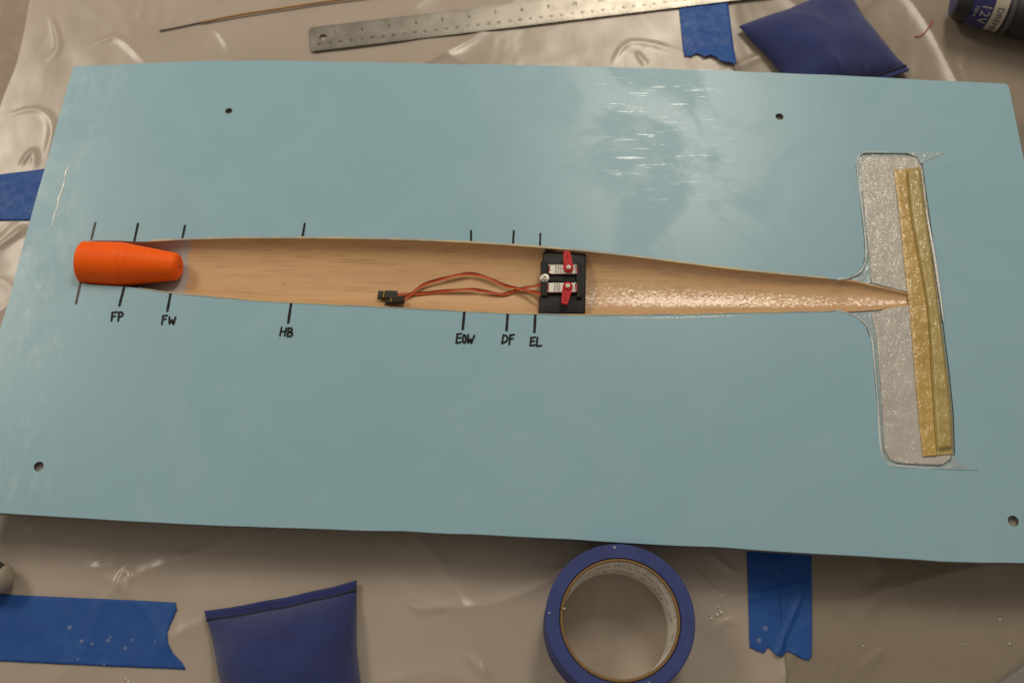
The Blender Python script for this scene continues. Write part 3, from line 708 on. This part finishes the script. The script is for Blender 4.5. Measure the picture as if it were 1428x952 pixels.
lead([(762, 395, .012), (751, 397.6, .008), (738, 400, .004), (722, 404, .002), (711, 408, .0014), (701, 410, .0014), (688, 408.3, .002), (676, 405.8, .0028), (664, 404, .003), (654, 403.4, .003), (634, 404.4, .0025), (614, 406.2, .0018), (592, 408.6, .0013), (570, 409.8, .0015), (548, 410.5, .0030)], sv2, 2.0)
def connector(c, ang, roll, par):
    M3 = Matrix.Rotation(ang, 3, 'Z') @ Matrix.Rotation(roll, 3, 'X')
    def part(nm, cx, sx, sy, sz, m, p, cy=0, cz=0):
        mb = MB(); box(mb, (cx, cy, cz), sx, sy, sz, 0, .0002); mb.v = [c + M3 @ v for v in mb.v]; return mb.build(nm, M[m], p)
    b = part('connector', .0026, .0098, .0078, .0028, 'conn', par)
    part('connector_tip', -.0052, .0058, .0072, .0022, 'conn', b)
    for k in (-1, 0, 1): part('contact', -.0031, .0013, .0015, .0012, 'gold', b, k * .0023, .0012)
c1 = drop(541, 411.5, .0036); connector(c1, R(-2), R(-16), sv2)
c2 = drop(551, 419.5, .0052); connector(c2, R(8), R(-38), sv1)

# ------------------------------------------------------------------ blue tape strips
def tape(lab, c, nu, nv, torn=None, bumpf=None):
    """c: corner pixels (u0v0, u1v0, u1v1, u0v1)"""
    def P(u, v):
        a = (lerp(c[0][0], c[1][0], u), lerp(c[0][1], c[1][1], u)); b = (lerp(c[3][0], c[2][0], u), lerp(c[3][1], c[2][1], u))
        x, y = lerp(a[0], b[0], v), lerp(a[1], b[1], v)
        if torn: x, y = torn(u, v, x, y)
        w = at(x, y, .0025); w.z = top_h(w.x, w.y) + .0006 + .0004 * noise.noise((w.x * 60, w.y * 60, 1)) + (bumpf(u, v) if bumpf else 0); return w
    o = thick_grid(P, nu, nv, .0002).build('tape_strip', M['tape'], None, True)
    return tag(o, lab, 'tape strip', 'blue masking tape strips')
tape('blue tape strip stuck at the far left edge beside the board corner', [(-60, 252), (75, 235), (58, 308), (-60, 309)], 40, 24)
def torn1(u, v, x, y):
    e = interp([0, .12, .3, .45, .62, .75, .9, 1], [0, 1, -6, -11, -9, -4, 9, 14], v); return x + sstep(.8, 1, u) * (e + 1.2 * noise.noise((v * 30, 0, 0))), y
tape('long blue tape strip with a notched end beside the lower canvas bag', [(-50, 826), (246, 840), (246, 933), (-50, 919)], 70, 26, torn1,
     lambda u, v: .0008 * sum(max(0, 1 - abs(u - a) / .018) * max(0, 1 - abs(v - b) / .06) for a, b in ((.53, .72), (.56, .78), (.6, .66), (.63, .8), (.51, .5), (.71, .7))))
def torn2(u, v, x, y):
    e = interp([0, .12, .25, .4, .5, .6, .75, .9, 1], [-8, -7, -12, -6, -9, -5, 2, 4, 8], u); return x, y + sstep(.82, 1, v) * (e + 2.2 * noise.noise((u * 34, 2, 0)))
tape('short blue tape strip above the board, beside the upper canvas bag', [(944, -12), (1013, -14), (1026, 90), (954, 88)], 30, 44, torn2,
     lambda u, v: .004 * sstep(.75, 1, v) * u)
def torn3(u, v, x, y):
    e = interp([0, .12, .22, .3, .42, .52, .6, .72, .85, .95, 1], [-8, -3, 0, -8, 3, 6, -3, 2, 8, 10, 4], u); return x, y + sstep(.82, 1, v) * (e + 1.8 * noise.noise((u * 40, 5, 0)))
def crease(u, v):
    d = abs((u - .92) * .9 + (v - .42) * .75) if v > .3 else 1
    return .0022 * max(0, 1 - d / .07) * sstep(.35, .6, v) + .0012 * max(0, 1 - abs(v - .55 + .15 * u) / .05) * (u < .8)
tape('creased blue tape strip with a torn end to the right of the tape roll', [(1040.5, 740), (1131.5, 745), (1132, 910), (1045, 910)], 60, 80, torn3, crease)

# ------------------------------------------------------------------ roll of tape
RH = .048; rc = at(865, 862.5, RH + .003); rb = Vector((rc.x, rc.y, .0028))
sh = (1400 * CT + 386 * ST) / (H - RH - .003)
RO, RI, RC = 104.6 / sh, 84.5 / sh, 80.0 / sh
roll = thing('tape_roll', rb, 'roll of blue masking tape with a brown cardboard core', 'tape roll')
mb = lathe([(0, RI + .0003), (0, RO - .0006), (.0006, RO), (RH - .0008, RO), (RH, RO - .0009), (RH - .0002, lerp(RI, RO, .6)), (RH - .0005, RI + .0003), (0, RI + .0003)], rb, (0, 0, 1), 128, (1, 0, 0)); o = mb.build('tape_winding', M['tape_side'], roll)
for fc in o.data.polygons: fc.use_smooth = True
o.modifiers.new('edges', 'EDGE_SPLIT').split_angle = R(30)
mb = lathe([(0, RI - .0002), (RH - .0015, RI - .0002), (RH - .0004, RI - .0006), (RH - .0004, RC + .0004), (RH - .001, RC), (0, RC), (0, RI - .0002)], rb, (0, 0, 1), 128, (1, 0, 0)); core = mb.build('cardboard_core', M['card'], roll)
for fc in core.data.polygons: fc.use_smooth = True
core.modifiers.new('edges', 'EDGE_SPLIT').split_angle = R(30)
mb = lathe([(.0005, RC - .0002), (RH - .002, RC - .0002)], rb, (0, 0, 1), 128, (1, 0, 0)); mb.f = [tuple(reversed(q)) for q in mb.f]; mb.build('core_paper', M['paper'], roll, True)
mb = MB(); rr = random.Random(4)
for lv, hgt in ((.34, .0042), (.58, .0035), (.80, .0048)):          # blurred rows of print inside the core
    a = 0.0
    while a < 6.1:
        wd = rr.uniform(.012, .035); z = rb.z + RH * lv + .004 * math.sin(a * 1.5 + lv * 9)
        if rr.random() < .72:
            sl = rr.uniform(-.01, .01); r_ = RC - .0006; vs = []; th = rr.uniform(.0006, .0012)
            for k in range(4):
                an = a + wd * k / 3; zc = z + rr.uniform(-.5, .5) * hgt
                vs += [rb + Vector((r_ * math.cos(an), r_ * math.sin(an), zc - rb.z - th)), rb + Vector((r_ * math.cos(an), r_ * math.sin(an), zc - rb.z + th))]
            mb.add(vs, [(2 * k, 2 * k + 1, 2 * k + 3, 2 * k + 2) for k in range(3)])
        a += wd + rr.uniform(.004, .03)
tag(mb.build('core_print', M['print'], core), kind='stuff')
mb = MB()
for px, py, s in ((857, 763, .0016), (766, 854, .0011), (787, 848, .0014), (905, 951, .001)):
    c = at(px, py, rb.z + RH); box(mb, (c.x, c.y, rb.z + RH + .0002), s * 1.0, s * .6, .0005, px * .3, .0001)
tag(mb.build('resin_flake', M['chip'], roll), kind='stuff')

# ------------------------------------------------------------------ canvas sandbags
def bag(lab, c, hmax, hem_v, seed, flat_hem=.09, base=.0035):
    """c: corner pixels going round: hem start, hem end, far end, far start; v=0 at the hem"""
    t = thing('canvas_bag', at(sum(p[0] for p in c) / 4, sum(p[1] for p in c) / 4, base), lab, 'weight bag', 'navy canvas weight bags')
    w = [at(x, y, .009) for x, y in c]
    def prof(u, v):
        if hem_v and v < flat_hem: return 0.0
        vv = (v - flat_hem) / (1 - flat_hem) if hem_v else v
        a = max(0, 1 - abs(2 * u - 1) ** 2.6); b = max(0, 1 - abs(2 * vv - 1) ** 2.6); return (a * b) ** .62
    def XY(u, v):
        p = w[0].lerp(w[1], u).lerp(w[3].lerp(w[2], u), v)
        pull = .045 * math.sin(math.pi * v) * (2 * u - 1) * -1; pv = .03 * math.sin(math.pi * u) * (1 - 2 * v) * (0 if (hem_v and v < .3) else 1)
        e = (w[1] - w[0]); g = (w[3] - w[0]); return p + g * (.016 * math.sin(math.pi * u) * (1 - v) + .010 * noise.noise((u * 4, seed, v * 3))) + e * pull * abs(2 * u - 1) + g * pv * (2 * abs(v - .5)) ** 2 + e * (.016 * noise.noise((v * 4.5, seed, u)))
    def top(u, v):
        p = XY(u, v); h = prof(u, v); cr = noise.noise((p.x * 45, p.y * 45, seed)) * .0012 + noise.noise((p.x * 22, p.y * 30, seed + 5)) * .0030 + .0012 * (1 - abs(noise.noise((p.x * 16 + p.y * 9, p.y * 14, seed + 9)))) ** 6 + .0012 * noise.noise((u * 26, v * 5, seed)) * max(0, 1 - v * 2.2)
        p.z = base + .0045 + h * (hmax - .0045) + cr * (.25 + h) ; return p
    def bot(u, v):
        p = XY(u, v); h = prof(u, v); p.z = base + .0032 * (1 - min(1, h * 2.2)); return p
    mb = MB(); n = 56; v1, f1 = grid(top, n, n); v2, f2 = grid(bot, n, n)
    mb.add(v1, f1); k0 = len(mb.v); mb.add(v2, [tuple(reversed(q)) for q in f2]); row = n + 1
    ring = list(range(row)) + [j * row + n for j in range(1, n + 1)] + [n * row + i for i in range(n - 1, -1, -1)] + [j * row for j in range(n - 1, 0, -1)]
    L = len(ring); mb.f += [(ring[i], k0 + ring[i], k0 + ring[(i + 1) % L], ring[(i + 1) % L]) for i in range(L)]
    mb.build('bag_body', M['canvas'], t, True)
    if hem_v:
        tube([top(k / 60, flat_hem) + Vector((0, 0, .0005)) for k in range(61)], lambda s: .0011 + .0003 * math.sin(s * 190), 6).build('seam', M['thread'], t, True)
    return t
bag('navy canvas weight bag with a stitched hem in front of the board', [(284, 851), (497, 808), (527, 1090), (322, 1115)], .036, True, 3, .055)
bag('navy canvas weight bag lying behind the board, half under its edge', [(1269, 97), (1126, 158), (1030, 36), (1176, -22)], .024, True, 8, .05)

# ------------------------------------------------------------------ steel ruler
zr = .0052
a, b = at(433.5, 72, zr), at(985, 5.5, zr); dx = (b - a).normalized(); dy = Vector((-dx.y, dx.x, 0))
RW = (at(435, 38, zr) - a).dot(dy); IN = .0254; RL = 18.3 * IN
ruler = thing('steel_ruler', a + Vector((0, 0, -.001)), 'brushed steel ruler with black inch and centimetre scales', 'ruler')
def RP(s, w, z=0.0): return a + dx * s + dy * w + Vector((0, 0, z))
cr = .0028; lp = []
for cx, cy, a0 in ((cr, cr, math.pi), (RL - cr, cr, 1.5 * math.pi), (RL - cr, RW - cr, 0), (cr, RW - cr, .5 * math.pi)):
    for k in range(6): an = a0 + k / 5 * math.pi / 2; p = RP(cx + cr * math.cos(an), cy + cr * math.sin(an)); lp.append((p.x, p.y))
hc = RP(.0125, RW * .52); hl = [(hc.x + .0036 * math.cos(k * .2618), hc.y + .0036 * math.sin(k * .2618)) for k in range(24)]
slab('ruler_blade', lp, [hl], zr, zr - .0009, M['ruler'], ruler)
off1 = (at(467, 41, zr) - a).dot(dx) - IN * 1.0
def flat_text(s, size, c, ang, mb, z):
    v, f = text_geo(s, size); Rm = Matrix.Rotation(ang, 3, 'Z'); mb.add([Vector((c.x, c.y, z)) + Rm @ q for q in v], f)
ang = math.atan2(dx.y, dx.x); mb = MB(); mb2 = MB(); mt = MB()
for i in range(1, 19):
    if off1 + i * IN < RL - .004:
        mb = MB(); flat_text(str(i), .0054, RP(off1 + i * IN, RW * .66), ang, mb, zr + .0002); mb.build('inch_numeral', M['engrave'], ruler)
k = 0; s = .0085
while s < RL - .006:
    mb2 = MB(); flat_text(str(45 - k), .0036, RP(s, RW * .27), ang + math.pi, mb2, zr + .0002); mb2.build('centimetre_numeral', M['engrave'], ruler); s += .01; k += 1
def tick(s, w0, w1, th):
    mt.add([RP(s - th, w0, .00015), RP(s + th, w0, .00015), RP(s + th, w1, .00015), RP(s - th, w1, .00015)], [(0, 1, 2, 3)])
for i in range(0, 18 * 16):
    s = off1 + i * IN / 16
    if .001 < s < RL - .001: tick(s, RW - (.0062 if i % 16 == 0 else .0042 if i % 8 == 0 else .003 if i % 4 == 0 else .002), RW - .0004, .00007)
for i in range(0, 460):
    s = .0035 + i * .001
    if s < RL - .001: tick(s, .0004, .0052 if i % 10 == 0 else .0036 if i % 5 == 0 else .0022, .00007)
tag(mt.build('graduation', M['engrave'], ruler), kind='stuff')

# ------------------------------------------------------------------ thin rod
rod = thing('thin_rod', at(350, 20, .003), 'thin amber rod with a dark bare tip lying above the board', 'rod')
P = [at(222.5, 43.3, .0040), at(250, 38, .0040), at(282, 31.3, .0042)]
tube(smooth_path(P, 6), .00065, 10).build('rod_tip', M['rod_tip'], rod, True)
P = [at(281, 31.5, .0046), at(330, 21.8, .005), at(380, 14, .005), at(430, 6.4, .005), at(480, -.5, .005), at(560, -10, .005)]
tube(smooth_path(P, 6), .00098, 10).build('rod_sleeve', M['brass'], rod, True)

# ------------------------------------------------------------------ cordless rotary tool in the far right corner
TR = .0245
e0, e1 = at(1329, 2, TR), at(1440, 24, TR); tx = (e1 - e0); tx.z = 0; tx.normalize(); e0.z = TR + .0052
tool = thing('rotary_tool', e0 + tx * .06 - Vector((0, 0, TR)), 'black cordless grinder with blue and silver battery label in the far corner', 'power tool')
lathe([(0, .0001), (0, .0165), (.0006, .0178), (.0030, .0188), (.0052, .0198), (.0085, .0216), (.0120, .0222), (.0445, .0232), (.0450, .0240)], e0, tx, 64, (0, 0, 1)).build('battery_body', M['tool_black'], tool, True)
lathe([(-.0003, .0001), (-.0003, .0150), (0, .0156)], e0, tx, 48).build('end_cap', M['tool_cap'], tool)
lathe([(.0450, .0236), (.0455, .0247), (.0490, .0249), (.0495, .0240)], e0, tx, 64).build('grey_ring', M['tool_grey'], tool, True)
lathe([(.0495, .0236), (.0500, .0246), (.075, .0256), (.12, .0242), (.16, .0220), (.185, .0150), (.19, .0001)], e0, tx, 64).build('handle_body', M['tool_black'], tool, True)
gv = tx.cross(Vector((0, 0, 1)))
def cyl(d, a, r): return e0 + tx * d + (Vector((0, 0, 1)) * math.cos(a) + gv * math.sin(a)) * r
rad = lambda d: .0222 + (d - .012) * .001 / .0325
def patch(name, d0, d1, a0, a1, lift, m, par):
    v, f = grid(lambda u, w: cyl(lerp(d0, d1, u), lerp(a0, a1, w), rad(lerp(d0, d1, u)) + lift), 4, 24); return build(name, v, f, M[m], par, True)
A0, A1 = .50, 2.1
blue = patch('blue_label', .0125, .0305, A0, A1, .0002, 'tool_blue', tool)
white = patch('silver_label', .0308, .0425, A0, A1, .0002, 'tool_white', tool)
patch('vent_slot', .020, .0425, -.05, .36, .0008, 'dark', tool)
def wrap(s, size, dc, ac, m, par):
    v, f = text_geo(s, size); P = [cyl(dc + q.y, ac + q.x / .0225, rad(dc) + .0006) for q in v]; build('lettering', P, f, M[m], par)
wrap('DREMEL', .0078, .0367, 1.46, 'tool_dark_text', white)
wrap('12V', .0120, .0245, 1.22, 'tool_text', blue)
wrap('MAX', .0046, .0165, 1.16, 'tool_text', blue)

# ------------------------------------------------------------------ things cut by the frame
o0 = at(-8, 808, .012); bx_ = Vector((-1, .25, 0)).normalized(); tip = at(18.5, 811, .0125); tip.z = .0155
bot = thing('small_bottle', tip + bx_ * .03 - Vector((0, 0, .0125)), 'cream bottle end with blue label poking in at the lower left edge', 'bottle')
lathe([(0, .0001), (.0006, .004), (.0026, .0078), (.006, .0106), (.0105, .0122), (.02, .0128), (.08, .0128), (.088, .0100), (.1, .0060), (.1, .0001)], tip, bx_, 40).build('bottle_body', M['cream'], bot, True)
lathe([(.0065, .0111), (.0105, .0126), (.013, .0130), (.06, .0132)], tip, bx_, 20, (0, 0, 1), None, -.55, .35).build('blue_label', M['tool_cap'], bot, True)
lathe([(.0068, .0113), (.0105, .0126), (.0125, .0131), (.06, .0133)], tip, bx_, 12, (0, 0, 1), None, .55, 1.05).build('black_stripe', M['dark'], bot, True)
gc = at(1452, 975, .017); mb = MB(); box(mb, (gc.x, gc.y, .0105), .05, .046, .016, R(31), .0015); o = mb.build('grey_block', M['grey_block'])
tag(o, 'grey rubbery block with one corner showing at the lower right edge', 'block')

# ------------------------------------------------------------------ crumbs, drips and flecks on the film
def chips(name, lab, cat, spots, m):
    mb = MB(); rr = random.Random(len(spots))
    for px, py, s in spots:
        c = at(px, py, .003); c.z = top_h(c.x, c.y) + .0001; n = 7
        an = [2 * math.pi * (k + rr.uniform(-.3, .3)) / n for k in range(n)]; rd = [s * rr.uniform(.5, 1.1) for _ in an]; el = rr.uniform(.5, 1); ro = rr.uniform(0, 3)
        def pt(k, f_, z):
            x, y = rd[k] * f_ * math.cos(an[k]), rd[k] * f_ * math.sin(an[k]) * el; return c + Vector((x * math.cos(ro) - y * math.sin(ro), x * math.sin(ro) + y * math.cos(ro), z))
        v = [pt(k, 1, -.0004) for k in range(n)] + [pt(k, .8, s * .35) for k in range(n)] + [c + Vector((0, 0, s * .55))]
        mb.add(v, [(k, (k + 1) % n, n + (k + 1) % n, n + k) for k in range(n)] + [(n + k, n + (k + 1) % n, 2 * n) for k in range(n)])
    return tag(mb.build(name, M[m], None, False), lab, cat, kind='stuff')
sp = [(1002, 846, .0016), (1005, 853, .0022), (1000, 856, .0016), (992, 862, .0013), (1007, 830, .0011), (989, 858, .0008), (1395, 863, .0012), (1205, 900, .001), (1231, 905, .0008), (1343, 897, .0009), (1409, 897, .0014), (1191, 908, .0008),
      (1339, 96, .0012), (1331, 90, .0008), (1322, 88, .0006), (1283, 62, .001), (1240, 55, .0007), (1215, 20, .0007), (1272, 34, .0006), (1300, 75, .0006), (180, 950, .0014), (176, 947, .001), (112, 918, .0009), (147, 925, .0007), (192, 929, .0007)]
rr = random.Random(21)
for i in range(45):
    px, py = rr.choice([(rr.uniform(960, 1428), rr.uniform(795, 950)), (rr.uniform(520, 760), rr.uniform(770, 950)), (rr.uniform(1200, 1428), rr.uniform(20, 112)), (rr.uniform(60, 430), rr.uniform(10, 80))])
    sp.append((px, py, rr.uniform(.00022, .00045)))
chips('resin_crumbs', 'tiny white resin crumbs scattered over the plastic film', 'crumbs', sp, 'chip')
dr = []
for px, py, s in ((815, 851, .0018), (866, 894, .0026), (888, 904, .0012), (770, 932, .0018), (962, 917, .0018), (1067, 876, .0028), (1058, 893, .0028), (1022, 906, .0012), (1006, 935, .0012), (1018, 932, .0012), (1012, 945, .0012), (1020, 950, .001), (1052, 940, .001), (115, 894, .0020), (130, 898, .0018), (152, 893, .0022), (155, 888, .0014), (176, 904, .0022), (186, 892, .0014), (98, 875, .0024), (110, 919, .0014), (146, 926, .0012), (218, 895, .0012)):
    dr.append((px, py, s * .72))
mb = MB()
for px, py, s in dr:
    c = at(px, py, .003); c.z = top_h(c.x, c.y) + .0009
    lathe([(0, s), (s * .18, s * .85), (s * .3, s * .5), (s * .34, .00005)], c, (0, 0, 1), 14, (1, 0, 0), mb)
tag(mb.build('resin_drops', M['drop'], None, True), 'small clear resin drops dried on the film and tape', 'resin drops', kind='stuff')
mb = MB(); P = []
for x, y in [(p.x, p.y) for p in smooth_path([(1276, 51, 0), (1284, 50, 0), (1292, 43, 0), (1298, 34, 0), (1300, 29, 0)], 5)]:
    p = at(x, y, .003); p.z = top_h(p.x, p.y) + .0003; P.append(p)
tag(tube(P, .0006, 6).build('red_thread', M['red_pencil'], None, True), 'thin curved red thread on the film beside the grinder', 'thread')
